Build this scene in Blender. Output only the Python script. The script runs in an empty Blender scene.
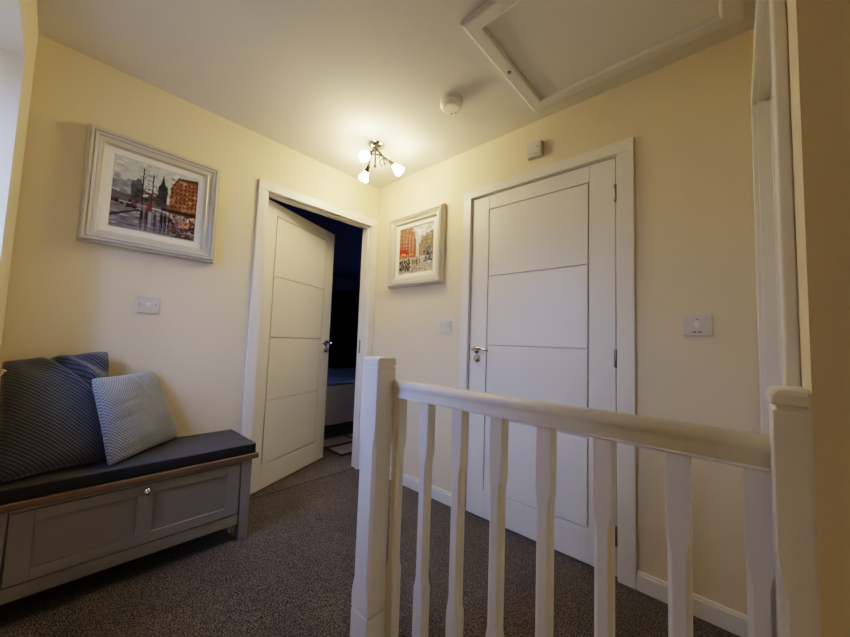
import bpy, bmesh, math, random
import numpy as np
from mathutils import Vector, Matrix, noise

random.seed(7)
COL = bpy.context.scene.collection
H = 2.349                      # ceiling height
R_ = math.radians

# ------------------------------------------------------------------ materials
def srgb(r, g, b):
    f = lambda c: (c/255/12.92) if c/255 <= .04045 else ((c/255+.055)/1.055)**2.4
    return (f(r), f(g), f(b), 1)

def mat(name, color, rough=.6, metal=0.0, bump=0.0, bscale=100, var=0.0, vscale=4, spec=.5, coat=0):
    m = bpy.data.materials.new(name); m.use_nodes = True
    nt = m.node_tree; b = nt.nodes['Principled BSDF']
    b.inputs['Base Color'].default_value = color
    b.inputs['Roughness'].default_value = rough
    b.inputs['Metallic'].default_value = metal
    b.inputs['Specular IOR Level'].default_value = spec
    b.inputs['Coat Weight'].default_value = coat
    tc = nt.nodes.new('ShaderNodeTexCoord')
    if var:
        n = nt.nodes.new('ShaderNodeTexNoise'); n.inputs['Scale'].default_value = vscale
        n.inputs['Detail'].default_value = 5
        nt.links.new(tc.outputs['Object'], n.inputs['Vector'])
        mx = nt.nodes.new('ShaderNodeMix'); mx.data_type = 'RGBA'
        mx.inputs[6].default_value = tuple(c*(1-var) for c in color[:3])+(1,)
        mx.inputs[7].default_value = tuple(min(1, c*(1+var)) for c in color[:3])+(1,)
        nt.links.new(n.outputs['Fac'], mx.inputs[0]); nt.links.new(mx.outputs[2], b.inputs['Base Color'])
    if bump:
        n = nt.nodes.new('ShaderNodeTexNoise'); n.inputs['Scale'].default_value = bscale
        n.inputs['Detail'].default_value = 3
        nt.links.new(tc.outputs['Object'], n.inputs['Vector'])
        bp = nt.nodes.new('ShaderNodeBump'); bp.inputs['Strength'].default_value = bump
        bp.inputs['Distance'].default_value = .002
        nt.links.new(n.outputs['Fac'], bp.inputs['Height']); nt.links.new(bp.outputs['Normal'], b.inputs['Normal'])
    return m

def carpet_mat(name, dark, light, scale=190):
    m = bpy.data.materials.new(name); m.use_nodes = True
    nt = m.node_tree; b = nt.nodes['Principled BSDF']
    b.inputs['Roughness'].default_value = .95; b.inputs['Specular IOR Level'].default_value = .1
    tc = nt.nodes.new('ShaderNodeTexCoord')
    n = nt.nodes.new('ShaderNodeTexNoise'); n.inputs['Scale'].default_value = scale; n.inputs['Detail'].default_value = 4
    n.inputs['Roughness'].default_value = .7
    n2 = nt.nodes.new('ShaderNodeTexNoise'); n2.inputs['Scale'].default_value = 3.5; n2.inputs['Detail'].default_value = 4
    v = nt.nodes.new('ShaderNodeTexVoronoi'); v.inputs['Scale'].default_value = scale*.8
    for k in (n, n2, v): nt.links.new(tc.outputs['Object'], k.inputs['Vector'])
    cr = nt.nodes.new('ShaderNodeValToRGB')
    cr.color_ramp.elements[0].position = .40; cr.color_ramp.elements[0].color = dark
    cr.color_ramp.elements[1].position = .62; cr.color_ramp.elements[1].color = light
    nt.links.new(n.outputs['Fac'], cr.inputs['Fac'])
    mx = nt.nodes.new('ShaderNodeMix'); mx.data_type = 'RGBA'; mx.blend_type = 'MULTIPLY'; mx.inputs[0].default_value = .55
    cr2 = nt.nodes.new('ShaderNodeValToRGB')
    cr2.color_ramp.elements[0].position = .3; cr2.color_ramp.elements[0].color = (.6, .6, .6, 1)
    cr2.color_ramp.elements[1].position = .7; cr2.color_ramp.elements[1].color = (1, 1, 1, 1)
    nt.links.new(n2.outputs['Fac'], cr2.inputs['Fac'])
    nt.links.new(cr.outputs['Color'], mx.inputs[6]); nt.links.new(cr2.outputs['Color'], mx.inputs[7])
    nt.links.new(mx.outputs[2], b.inputs['Base Color'])
    bp = nt.nodes.new('ShaderNodeBump'); bp.inputs['Strength'].default_value = 1; bp.inputs['Distance'].default_value = .007
    ad = nt.nodes.new('ShaderNodeMath'); ad.operation = 'SUBTRACT'
    nt.links.new(n.outputs['Fac'], ad.inputs[0]); nt.links.new(v.outputs['Distance'], ad.inputs[1])
    nt.links.new(ad.outputs[0], bp.inputs['Height']); nt.links.new(bp.outputs['Normal'], b.inputs['Normal'])
    return m

def knit_mat(name, dark, light, period=.010):
    """waffle knit: a diamond lattice in the cloth's own u,v (metres)"""
    m = bpy.data.materials.new(name); m.use_nodes = True
    nt = m.node_tree; b = nt.nodes['Principled BSDF']
    b.inputs['Roughness'].default_value = .9; b.inputs['Specular IOR Level'].default_value = .15
    b.inputs['Sheen Weight'].default_value = .3
    uv = nt.nodes.new('ShaderNodeUVMap'); uv.uv_map = 'cloth'
    sp = nt.nodes.new('ShaderNodeSeparateXYZ'); nt.links.new(uv.outputs['UV'], sp.inputs[0])
    def math_(op, a, c=None):
        k = nt.nodes.new('ShaderNodeMath'); k.operation = op
        for i, x in enumerate((a, c)):
            if x is None: continue
            if isinstance(x, (int, float)): k.inputs[i].default_value = x
            else: nt.links.new(x, k.inputs[i])
        return k.outputs[0]
    w = 2*math.pi/period
    s1 = math_('SINE', math_('MULTIPLY', sp.outputs[0], w*.75))
    s2 = math_('SINE', math_('MULTIPLY', sp.outputs[1], w*.75))
    h = math_('ADD', math_('MULTIPLY', math_('MULTIPLY', s1, s2), .5), .5)
    n = nt.nodes.new('ShaderNodeTexNoise'); n.inputs['Scale'].default_value = 40; n.inputs['Detail'].default_value = 4
    nt.links.new(uv.outputs['UV'], n.inputs['Vector'])
    hh = math_('ADD', math_('MULTIPLY', h, .8), math_('MULTIPLY', n.outputs['Fac'], .25))
    cr = nt.nodes.new('ShaderNodeValToRGB')
    cr.color_ramp.elements[0].position = .2; cr.color_ramp.elements[0].color = dark
    cr.color_ramp.elements[1].position = .8; cr.color_ramp.elements[1].color = light
    nt.links.new(hh, cr.inputs['Fac']); nt.links.new(cr.outputs['Color'], b.inputs['Base Color'])
    bp = nt.nodes.new('ShaderNodeBump'); bp.inputs['Strength'].default_value = .8; bp.inputs['Distance'].default_value = .004
    nt.links.new(hh, bp.inputs['Height']); nt.links.new(bp.outputs['Normal'], b.inputs['Normal'])
    return m

def wood_mat(name, a, c):
    m = bpy.data.materials.new(name); m.use_nodes = True
    nt = m.node_tree; b = nt.nodes['Principled BSDF']; b.inputs['Roughness'].default_value = .45
    tc = nt.nodes.new('ShaderNodeTexCoord'); mp = nt.nodes.new('ShaderNodeMapping')
    mp.inputs['Scale'].default_value = (40, 2.5, 40)
    n = nt.nodes.new('ShaderNodeTexNoise'); n.inputs['Scale'].default_value = 3; n.inputs['Detail'].default_value = 6
    nt.links.new(tc.outputs['Object'], mp.inputs[0]); nt.links.new(mp.outputs[0], n.inputs['Vector'])
    cr = nt.nodes.new('ShaderNodeValToRGB')
    cr.color_ramp.elements[0].position = .35; cr.color_ramp.elements[0].color = a
    cr.color_ramp.elements[1].position = .7; cr.color_ramp.elements[1].color = c
    nt.links.new(n.outputs['Fac'], cr.inputs['Fac']); nt.links.new(cr.outputs['Color'], b.inputs['Base Color'])
    return m

def emit_mat(name, color, strength):
    m = bpy.data.materials.new(name); m.use_nodes = True
    b = m.node_tree.nodes['Principled BSDF']
    b.inputs['Base Color'].default_value = (.9, .88, .82, 1); b.inputs['Roughness'].default_value = .4
    b.inputs['Emission Color'].default_value = color; b.inputs['Emission Strength'].default_value = strength
    return m

def paint_attr_mat(name):
    m = bpy.data.materials.new(name); m.use_nodes = True
    nt = m.node_tree; b = nt.nodes['Principled BSDF']; b.inputs['Roughness'].default_value = .38
    a = nt.nodes.new('ShaderNodeAttribute'); a.attribute_name = 'paint'
    nt.links.new(a.outputs['Color'], b.inputs['Base Color'])
    tc = nt.nodes.new('ShaderNodeTexCoord')
    n = nt.nodes.new('ShaderNodeTexNoise'); n.inputs['Scale'].default_value = 120
    nt.links.new(tc.outputs['Object'], n.inputs['Vector'])
    bp = nt.nodes.new('ShaderNodeBump'); bp.inputs['Strength'].default_value = .35; bp.inputs['Distance'].default_value = .001
    nt.links.new(n.outputs['Fac'], bp.inputs['Height']); nt.links.new(bp.outputs['Normal'], b.inputs['Normal'])
    return m

def glass_mat(name):
    m = bpy.data.materials.new(name); m.use_nodes = True
    nt = m.node_tree; nt.nodes.clear()
    o = nt.nodes.new('ShaderNodeOutputMaterial'); mx = nt.nodes.new('ShaderNodeMixShader')
    t = nt.nodes.new('ShaderNodeBsdfTransparent'); g = nt.nodes.new('ShaderNodeBsdfGlossy')
    g.inputs['Roughness'].default_value = .02; mx.inputs[0].default_value = .07
    nt.links.new(t.outputs[0], mx.inputs[1]); nt.links.new(g.outputs[0], mx.inputs[2]); nt.links.new(mx.outputs[0], o.inputs[0])
    return m

M = dict(
    wall=mat('cream_wall_paint', (.73, .625, .435, 1), .75, bump=.12, bscale=130, var=.03, vscale=2),
    ceil=mat('white_ceiling_paint', (.655, .63, .58, 1), .85, bump=.1, bscale=140),
    gloss=mat('white_satin_woodwork', (.78, .745, .665, 1), .32, bump=.03, bscale=40),
    door=mat('white_door_paint', (.77, .735, .655, 1), .36, bump=.05, bscale=220),
    rail=mat('white_painted_joinery', (.82, .795, .745, 1), .34, bump=.05, bscale=60),
    carpet=carpet_mat('grey_brown_carpet', (.020, .018, .017, 1), (.34, .308, .282, 1), 210),
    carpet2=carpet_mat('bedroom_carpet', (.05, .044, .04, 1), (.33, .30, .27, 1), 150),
    frame=mat('cream_frame_paint', (.57, .535, .46, 1), .4, bump=.06, bscale=90),
    gilt=mat('pale_gilt_bevel', (.66, .59, .43, 1), .3, .35),
    slip=mat('white_mount_slip', (.80, .77, .69, 1), .5),
    canvas=paint_attr_mat('oil_paint'),
    plate=mat('brushed_steel_plate', (.66, .63, .57, 1), .36, .2, bump=.05, bscale=300),
    plastic=mat('white_plastic', (.80, .77, .68, 1), .35),
    greyplastic=mat('grey_plastic_insert', (.58, .55, .50, 1), .4),
    dark=mat('dark_slot', (.03, .028, .025, 1), .5),
    chrome=mat('polished_chrome', (.72, .70, .67, 1), .13, 1.0),
    steel=mat('satin_steel', (.25, .235, .215, 1), .33, 1.0),
    darkchrome=mat('dark_chrome', (.05, .042, .035, 1), .35, .6),
    shade=emit_mat('frosted_glass_lit', (1.0, .81, .45, 1), 124),
    bench=mat('grey_painted_bench', (.27, .262, .25, 1), .5, bump=.05, bscale=80),
    oak=wood_mat('oak_edge', (.13, .080, .045, 1), (.23, .145, .085, 1)),
    pad=mat('charcoal_pad_fabric', (.050, .051, .056, 1), .8, bump=.5, bscale=500, var=.2, vscale=300),
    pad_shaded=mat('charcoal_pad_shaded', (.014, .014, .016, 1), .85, bump=.5, bscale=500),  # darker copy of the pad fabric, shade put into the colour
    knit_dark=knit_mat('slate_waffle_knit', (.024, .027, .035, 1), (.125, .137, .165, 1), .011),
    knit_pale=knit_mat('grey_waffle_knit', (.12, .132, .152, 1), (.36, .38, .41, 1)),
    label=mat('white_label_cloth', (.85, .85, .83, 1), .7),
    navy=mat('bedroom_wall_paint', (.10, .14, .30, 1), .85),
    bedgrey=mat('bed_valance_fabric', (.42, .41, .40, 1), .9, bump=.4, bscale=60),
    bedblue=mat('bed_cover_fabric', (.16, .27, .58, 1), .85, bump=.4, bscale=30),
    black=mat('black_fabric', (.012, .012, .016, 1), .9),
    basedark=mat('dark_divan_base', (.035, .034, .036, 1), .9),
    rug_pale=mat('pale_rug_pile', (.34, .32, .30, 1), .95, bump=.6, bscale=200),
    rug_dark=mat('dark_rug_pile', (.05, .04, .033, 1), .95, bump=.6, bscale=200),
    upvc=mat('white_window_frame', (.80, .80, .80, 1), .3),
    glass=glass_mat('window_glass'),
    seam=mat('carpet_seam', (.05, .045, .042, 1), .9),
)

# ------------------------------------------------------------------ mesh helpers (everything is given in world coordinates)
def box(bm, x0, x1, y0, y1, z0, z1, bev=0, seg=2, mtx=None, mi=0):
    g = bmesh.ops.create_cube(bm, size=1)
    vs = g['verts']
    bmesh.ops.scale(bm, vec=(x1-x0, y1-y0, z1-z0), verts=vs)
    bmesh.ops.translate(bm, vec=((x0+x1)/2, (y0+y1)/2, (z0+z1)/2), verts=vs)
    fs = set(f for v in vs for f in v.link_faces)
    for f in fs: f.material_index = mi
    if bev:
        es = list(set(e for v in vs for e in v.link_edges))
        r = bmesh.ops.bevel(bm, geom=es, offset=bev, segments=seg, profile=.5, affect='EDGES')
        vs = list(set(r['verts']) | set(v for v in vs if v.is_valid))
        for f in r['faces']: f.material_index = mi
    if mtx is not None: bmesh.ops.transform(bm, matrix=mtx, verts=vs)
    return vs

def lathe(bm, prof, origin, axis, n=28, cap0=True, cap1=True):
    """prof: (radius, distance along axis) pairs"""
    ax = Vector(axis).normalized(); o = Vector(origin)
    a = ax.orthogonal().normalized(); b = ax.cross(a)
    rings = []
    for r, h in prof:
        rings.append([bm.verts.new(o+ax*h+(a*math.cos(2*math.pi*i/n)+b*math.sin(2*math.pi*i/n))*max(r, 1e-5)) for i in range(n)])
    for q in range(len(rings)-1):
        for i in range(n):
            f = bm.faces.new((rings[q][i], rings[q][(i+1) % n], rings[q+1][(i+1) % n], rings[q+1][i])); f.smooth = True
    if cap0: bm.faces.new(list(reversed(rings[0])))
    if cap1: bm.faces.new(rings[-1])

def tube(bm, pts, r, n=10):
    pts = [Vector(p) for p in pts]; rings = []
    t0 = (pts[1]-pts[0]).normalized(); a = t0.orthogonal().normalized()
    for i, p in enumerate(pts):
        t = (pts[min(i+1, len(pts)-1)]-pts[max(i-1, 0)]).normalized()
        a = (a-t*a.dot(t)).normalized(); b = t.cross(a)
        rr = r[i] if isinstance(r, (list, tuple)) else r
        rings.append([bm.verts.new(p+(a*math.cos(2*math.pi*k/n)+b*math.sin(2*math.pi*k/n))*rr) for k in range(n)])
    for q in range(len(rings)-1):
        for k in range(n):
            f = bm.faces.new((rings[q][k], rings[q][(k+1) % n], rings[q+1][(k+1) % n], rings[q+1][k])); f.smooth = True
    bm.faces.new(list(reversed(rings[0]))); bm.faces.new(rings[-1])

def sweep_rect(bm, prof, P, closed=True):
    """mitred frame. prof: (inset, height) pairs; P(a, b, h) maps frame plane to world; the outer rectangle is unit-less w,h in P"""
    rings = []
    for ins, h in prof:
        rings.append([bm.verts.new(P(c, ins, h)) for c in range(4)])
    n = len(rings)
    for q in range(n if closed else n-1):
        A, B = rings[q], rings[(q+1) % n]
        for c in range(4):
            bm.faces.new((A[c], A[(c+1) % 4], B[(c+1) % 4], B[c]))

def mk(name, bm, m, parent=None, origin=None, smooth=False):
    bmesh.ops.recalc_face_normals(bm, faces=bm.faces[:])
    co = [v.co for v in bm.verts]
    if origin is None:
        if parent is not None: origin = Vector(parent['_o'])
        else:
            xs = [c.x for c in co]; ys = [c.y for c in co]; zs = [c.z for c in co]
            origin = Vector(((min(xs)+max(xs))/2, (min(ys)+max(ys))/2, min(zs)))
    origin = Vector(origin)
    bmesh.ops.translate(bm, vec=-origin, verts=bm.verts[:])
    me = bpy.data.meshes.new(name); bm.to_mesh(me); bm.free()
    for k in (m if isinstance(m, list) else [m]): me.materials.append(k)
    if smooth:
        for p in me.polygons: p.use_smooth = True
        try: me.set_sharp_from_angle(angle=R_(38))
        except Exception: pass
    o = bpy.data.objects.new(name, me); COL.objects.link(o)
    o['_o'] = tuple(origin)
    if parent is None: o.location = origin
    else: o.parent = parent
    return o

def tag(o, label=None, cat=None, group=None, kind=None):
    if label: o['label'] = label
    if cat: o['category'] = cat
    if group: o['group'] = group
    if kind: o['kind'] = kind
    return o

def empty(name, loc):
    o = bpy.data.objects.new(name, None); COL.objects.link(o); o.location = loc
    o.empty_display_size = .05; o['_o'] = tuple(loc)
    return o

def struct(name, bm, m, label, cat, parent=None, smooth=False):
    return tag(mk(name, bm, m, parent, smooth=smooth), label, cat, kind='structure')

def B(*boxes, **kw):
    bm = bmesh.new()
    for b in boxes: box(bm, *b, **kw)
    return bm

# ------------------------------------------------------------------ room shell
YW = -1.952                    # inner face of the window wall
XR = 2.335                     # inner face of the right wall
YS = -1.09                     # stair side of the landing, face of the stairwell wall
XN = 1.392                     # top of the stairs
T = .1
# landing carpet: L-shaped slab round the stairwell
struct('floor', B((-.06, XN, YW-.05, .02, -.22, 0), (XN, XR+.05, YS, .02, -.22, 0)), M['carpet'],
       'grey-brown speckled carpet of the landing', 'floor')
struct('ceiling', B((-.2, 5.2, YW-.36, .15, H, H+.1)), M['ceil'], 'white painted ceiling of the landing', 'ceiling')
# left wall with the bedroom doorway (y -.945..-.043, z<2.025)
LO, LI, LT = -.945, -.043, 2.025
struct('wall_left', B((-T, 0, YW-.36, LO, -.2, H), (-T, 0, LI, .0, -.2, H), (-T, 0, LO, LI, LT, H)), M['wall'],
       'cream wall on the left with the open bedroom door', 'wall')
BO, BI = .967, 1.855
struct('wall_back', B((-T, BO, 0, T, -.2, H), (BI, XR+.5, 0, T, -.2, H), (BO, BI, 0, T, LT, H)), M['wall'],
       'cream wall at the back with the closed white door', 'wall')
RO, RI = -.945, -.043
struct('wall_right', B((XR, XR+T, YS+T-.002, RO, -.2, H), (XR, XR+T, RI, 0, -.2, H), (XR, XR+T, RO, RI, LT, H)), M['wall'],
       'narrow cream wall end beside the doorway on the right', 'wall')
struct('wall_stairwell', B((XR, 5.1, YS, YS+T, -2.8, H), (XN, XR, YS+.005, YS+.1, -2.8, -.22)), M['wall'],
       'shaded cream wall along the stairs at the right edge', 'wall')
WX0, WX1, WZ0, WZ1 = .395, 1.0, .98, 2.012
struct('wall_front', B((0, WX0, YW-.36, YW, -.2, H), (WX1, 5.1, YW-.36, YW, -2.8, H), (WX0, WX1, YW-.36, YW, WZ1, H),
                       (WX0, WX1, YW-.36, YW, -2.8, WZ0)), M['wall'],
       'cream wall with a deep window reveal at the left edge', 'wall')
struct('wall_stair_end', B((5.0, 5.1, YW-.36, YS+.1, -2.8, H)), M['wall'], 'cream wall at the foot of the stairs', 'wall')
bm = bmesh.new()
for i in range(1, 13):
    x0 = XN+.235*(i-1)
    box(bm, x0-.02, x0+.255, YW, YS, -.2*i-.04, -.2*i, .012)
    box(bm, x0-.02, x0, YW, YS, -.2*i, -.2*(i-1)-.005)
box(bm, XN, 5.0, YW, YS, -2.8, -2.7)
struct('staircase', bm, M['carpet'], 'carpeted stairs going down from the landing', 'stairs')

def skirting(name, x0, x1, y0, y1, axis, label):
    bm = bmesh.new()
    box(bm, x0, x1, y0, y1, 0, .068, .002)
    if axis == 'x': box(bm, x0, x1, y0+.004, y1, .066, .08, .004)
    elif axis == 'y': box(bm, x0, x1-.004, y0, y1, .066, .08, .004)
    else: box(bm, x0, x1, y0, y1-.004, .066, .08, .004)
    struct(name, bm, M['gloss'], label, 'skirting board')
skirting('baseboard_back_left', .018, .926, -.016, 0, 'x', 'white skirting board between the two doors')
skirting('baseboard_back_right', 1.914, XR-.018, -.016, 0, 'x', 'white skirting board right of the closed door')
skirting('baseboard_left', 0, .016, YW, -.99, 'y', 'white skirting board behind the bench')
skirting('baseboard_front', .016, XN-.05, YW, YW+.016, 'z', 'white skirting board under the window')

# ------------------------------------------------------------------ doors
def leaf_mesh(w, t=.038, z0=.008, z1=1.989):
    """door leaf in its own frame: u along the width, face at n=0 towards the landing, body behind (-n); 4 grooved panels"""
    bm = bmesh.new()
    d, g = .012, .0036
    box(bm, 0, w, -t, -d, z0, z1, .001)
    us = [0, .123, w-.123, w]; zs = [.172, .602, 1.037, 1.467, 1.897]
    def tile(u0, u1, a, b): box(bm, u0, u1, -d-.001, 0, a, b, .002)
    tile(0, us[1]-g, z0, z1); tile(us[2]+g, w, z0, z1)
    tile(us[1]-g, us[2]+g, z0, zs[0]-g); tile(us[1]-g, us[2]+g, zs[-1]+g, z1)
    for a, b in zip(zs, zs[1:]): tile(us[1]+g, us[2]-g, a+g, b-g)
    return bm

def place(bm, origin, e, n):
    m = Matrix(((e[0], n[0], 0, origin[0]), (e[1], n[1], 0, origin[1]), (0, 0, 1, 0), (0, 0, 0, 1)))
    bmesh.ops.transform(bm, matrix=m, verts=bm.verts[:])
    return bm

def lever_mesh(u, z, direction=1):
    bm = bmesh.new()
    lathe(bm, [(.0, 0), (.0255, 0), (.026, .004), (.024, .008), (.012, .010), (.0095, .014), (.0095, .046)], (u, 0, z), (0, 1, 0))
    pts = []; rr = []
    for i in range(15):
        s = i/14
        pts.append((u+direction*(-.006+s*.118), .046+.010*math.sin(s*math.pi*.9)-.004*s, z+.012*math.sin(s*math.pi)*1.0-.004*s))
        rr.append(.0095-.0025*s if i < 14 else .005)
    tube(bm, pts, rr)
    return bm

def escutcheon_mesh(u, z):
    bm = bmesh.new()
    lathe(bm, [(0, 0), (.0255, 0), (.026, .004), (.023, .008), (.012, .009), (.0115, .016), (.0, .016)], (u, 0, z), (0, 1, 0))
    box(bm, u-.011, u+.011, .014, .027, z-.004, z+.004, .002)
    return bm

def hinge_mesh(u, z):
    bm = bmesh.new()
    box(bm, u-.006, u+.022, -.02, .0015, z-.036, z+.036)
    lathe(bm, [(0, -.040), (.007, -.042), (.0092, -.039), (.0092, .039), (.007, .042), (0, .042)], (u+.001, .008, z), (0, 0, 1), 14)
    return bm

def casing_boxes(bm, a0, a1, top, to_box, w=.06, t=.018):
    """architrave of three flat mitred-look boards with an eased edge"""
    for (p0, p1, z0, z1) in ((a0-w, a0, 0, top), (a1, a1+w, 0, top), (a0-w, a1+w, top, top+w)):
        to_box(bm, p0, p1, z0, z1)

# door_1: bedroom door in the left wall, swung into the bedroom
d1 = tag(empty('door_1', (0, -.495, 0)), 'open white bedroom door with four grooved panels in the left wall', 'door', kind='structure')
bm = bmesh.new()
casing_boxes(bm, -.927, -.063, 1.995, lambda b, p0, p1, z0, z1: box(b, 0, .018, p0, p1, z0, z1, .003))
mk('architrave', bm, M['gloss'], d1)
bm = B((-T-.012, .004, LO, -.92, 0, 2.0), (-T-.012, .004, -.068, LI, 0, 2.0), (-T-.012, .004, LO, LI, 2.0, LT),
       (-.052, -.02, -.08, -.066, 0, 2.0), (-.052, -.02, -.922, -.908, 0, 2.0), (-.052, -.02, -.92, -.068, 1.988, 2.0), bev=.0015)
mk('door_lining', bm, M['gloss'], d1)
hp = (-.088, -.903); th = math.atan2(.342, .763)
e1 = (-math.sin(th), math.cos(th)); n1 = (math.cos(th), math.sin(th))
lf = mk('door_leaf', place(leaf_mesh(.838), hp, e1, n1), M['door'], d1)
mk('door_handle', place(lever_mesh(.786, 1.0, -1), hp, e1, n1), M['chrome'], lf, smooth=True)
mk('thumb_turn', place(escutcheon_mesh(.786, .945), hp, e1, n1), M['chrome'], lf, smooth=True)
mk('latch_plate', place(B((.8375, .8395, -.03, -.008, .92, 1.04)), hp, e1, n1), M['steel'], lf)
mk('strike_plate', B((-.085, -.058, -.0695, -.0675, .93, 1.04)), M['steel'], d1)

# door_2: closed door in the back wall
d2 = tag(empty('door_2', (1.411, 0, 0)), 'closed white door with four grooved panels in the back wall', 'door', kind='structure')
bm = bmesh.new()
casing_boxes(bm, .984, 1.841, 1.996, lambda b, p0, p1, z0, z1: box(b, p0, p1+(.012 if p1 > 1.5 else 0), -.018, 0, z0, z1, .003))
# right board is a little wider than the reveal
mk('architrave', bm, M['gloss'], d2)
bm = B((BO, .987, -.004, T, 0, 2.0), (1.8365, BI, -.004, T, 0, 2.0), (BO, BI, -.004, T, 1.992, LT),
       (.986, 1.0, .042, .07, 0, 2.0), (1.822, 1.8375, .042, .07, 0, 2.0), (.986, 1.8375, .042, .07, 1.98, 2.0))
mk('door_lining', bm, M['gloss'], d2)
hp2 = (.992, .003)
lf2 = mk('door_leaf', place(leaf_mesh(.8385), hp2, (1, 0), (0, -1)), M['door'], d2)
mk('door_handle', place(lever_mesh(.052, 1.008, 1), hp2, (1, 0), (0, -1)), M['chrome'], lf2, smooth=True)
mk('thumb_turn', place(escutcheon_mesh(.055, .952), hp2, (1, 0), (0, -1)), M['chrome'], lf2, smooth=True)
mk('latch_plate', place(B((-.004, .001, -.02, .0015, .93, 1.045)), hp2, (1, 0), (0, -1)), M['steel'], lf2)
for z in (1.805, .998, .19):
    mk('hinge', place(hinge_mesh(.8415, z), hp2, (1, 0), (0, -1)), M['steel'], lf2, smooth=True)

# door_3: doorway in the right wall, its leaf shut deep in the frame
d3 = tag(empty('door_3', (XR, -.495, 0)), 'white doorway in the right wall seen almost edge-on', 'door', kind='structure')
bm = bmesh.new()
casing_boxes(bm, -.927, -.063, 1.996, lambda b, p0, p1, z0, z1: box(b, XR-.018, XR, p0, min(p1, -.002), z0, z1, .003))
mk('architrave', bm, M['gloss'], d3)
bm = B((XR-.004, XR+T, RO, -.92, 0, 2.0), (XR-.004, XR+T, -.068, RI, 0, 2.0), (XR-.004, XR+T, RO, RI, 2.0, LT),
       (XR+.033, XR+.058, -.082, -.066, 0, 2.0), (XR+.033, XR+.058, -.922, -.906, 0, 2.0), (XR+.033, XR+.058, -.92, -.068, 1.986, 2.0), bev=.0015)
mk('door_lining', bm, M['gloss'], d3)
mk('door_leaf', place(leaf_mesh(.846), (XR+.06, -.917), (0, 1), (-1, 0)), M['door'], d3)
# unseen shells added behind doors 2 and 3 to keep sky light out
struct('wall_light_seal_back', B((.85, 2.0, .55, .6, -.2, H), (.85, .9, T, .55, -.2, H), (1.95, 2.0, T, .55, -.2, H), (.85, 2.0, T, .6, LT+.05, LT+.1), (.9, 1.95, .02, .6, -.22, -.004)),
       M['wall'], 'unseen cream shell added behind the closed door against sky light', 'wall')
struct('wall_light_seal_right', B((XR+.5, XR+.55, YS+T, 0, -.2, H), (XR+.05, XR+.5, YS+T, 0, -.22, -.004)), M['wall'], 'unseen cream shell added behind the right doorway against sky light', 'wall')

# ------------------------------------------------------------------ bedroom beyond door_1
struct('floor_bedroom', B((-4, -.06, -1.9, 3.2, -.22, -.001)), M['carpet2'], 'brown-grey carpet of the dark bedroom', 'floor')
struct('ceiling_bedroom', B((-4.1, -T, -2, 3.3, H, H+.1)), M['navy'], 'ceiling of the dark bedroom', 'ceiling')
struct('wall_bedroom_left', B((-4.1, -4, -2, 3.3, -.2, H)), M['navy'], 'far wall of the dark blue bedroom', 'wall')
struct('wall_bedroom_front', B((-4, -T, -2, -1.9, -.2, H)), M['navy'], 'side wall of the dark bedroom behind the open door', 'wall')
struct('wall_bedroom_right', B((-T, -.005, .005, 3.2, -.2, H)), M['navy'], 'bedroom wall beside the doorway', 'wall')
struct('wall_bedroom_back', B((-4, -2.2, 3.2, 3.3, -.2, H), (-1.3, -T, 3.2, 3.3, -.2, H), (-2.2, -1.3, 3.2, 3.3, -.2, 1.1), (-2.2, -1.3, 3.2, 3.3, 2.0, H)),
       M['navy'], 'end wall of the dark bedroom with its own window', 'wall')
struct('trim_1', B((-.066, -.055, -.918, -.07, -.004, .002)), M['seam'], 'dark seam between landing and bedroom carpets in the doorway', 'threshold')

bed = tag(empty('bed', (-1.6, 1.2, 0)), 'bed seen through the open bedroom doorway', 'bed')
bx0, bx1, by0, by1 = -2.35, -.93, -.15, 1.85
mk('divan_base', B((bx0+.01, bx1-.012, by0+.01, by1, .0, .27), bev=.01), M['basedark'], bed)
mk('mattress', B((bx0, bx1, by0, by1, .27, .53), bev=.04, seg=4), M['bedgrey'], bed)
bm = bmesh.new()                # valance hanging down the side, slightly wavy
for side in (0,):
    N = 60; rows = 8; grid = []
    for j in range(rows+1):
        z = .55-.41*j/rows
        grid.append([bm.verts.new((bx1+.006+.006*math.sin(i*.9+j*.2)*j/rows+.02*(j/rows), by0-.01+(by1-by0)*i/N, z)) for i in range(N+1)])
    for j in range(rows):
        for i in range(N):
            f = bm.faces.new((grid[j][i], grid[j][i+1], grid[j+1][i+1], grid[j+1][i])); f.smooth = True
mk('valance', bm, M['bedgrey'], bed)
bm = bmesh.new()
N = 40; g = []
for j in range(N+1):
    row = []
    for i in range(N+1):
        x = bx0+.02+(bx1-bx0+.0)*i/N; y = by0+.0+(by1-by0)*j/N
        d = min(i, N-i, j, N-j)/N
        z = .572+.035*min(1, d*8)+.012*noise.noise(Vector((x*4, y*4, 0)))
        row.append(bm.verts.new((x, y, z)))
    g.append(row)
for j in range(N):
    for i in range(N):
        f = bm.faces.new((g[j][i], g[j][i+1], g[j+1][i+1], g[j+1][i])); f.smooth = True
r = bmesh.ops.extrude_face_region(bm, geom=bm.faces[:])
bmesh.ops.translate(bm, vec=(0, 0, -.012), verts=[v for v in r['geom'] if isinstance(v, bmesh.types.BMVert)])
tag(mk('bed_cover', bm, M['bedblue']), 'blue-lit cover spread over the bed through the doorway', 'bed cover')

rug = bmesh.new()
box(rug, -.86, -.36, .0, 1.5, 0, .012, .004, mi=1)
k = 0
for j, (yy0, yy1) in enumerate(((.02, .36), (.40, .70), (.74, 1.05), (1.09, 1.45))):
    for (xx0, xx1) in ((-.585, -.38), (-.84, -.66)):
        box(rug, xx0-.01*(j % 2), xx1-.01*(j % 2), yy0, yy1, .008, .018, .004, mi=0)
tag(mk('bedside_rug', rug, [M['rug_pale'], M['rug_dark']]), 'patterned pale and dark rug on the bedroom carpet by the bed', 'rug')

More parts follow.
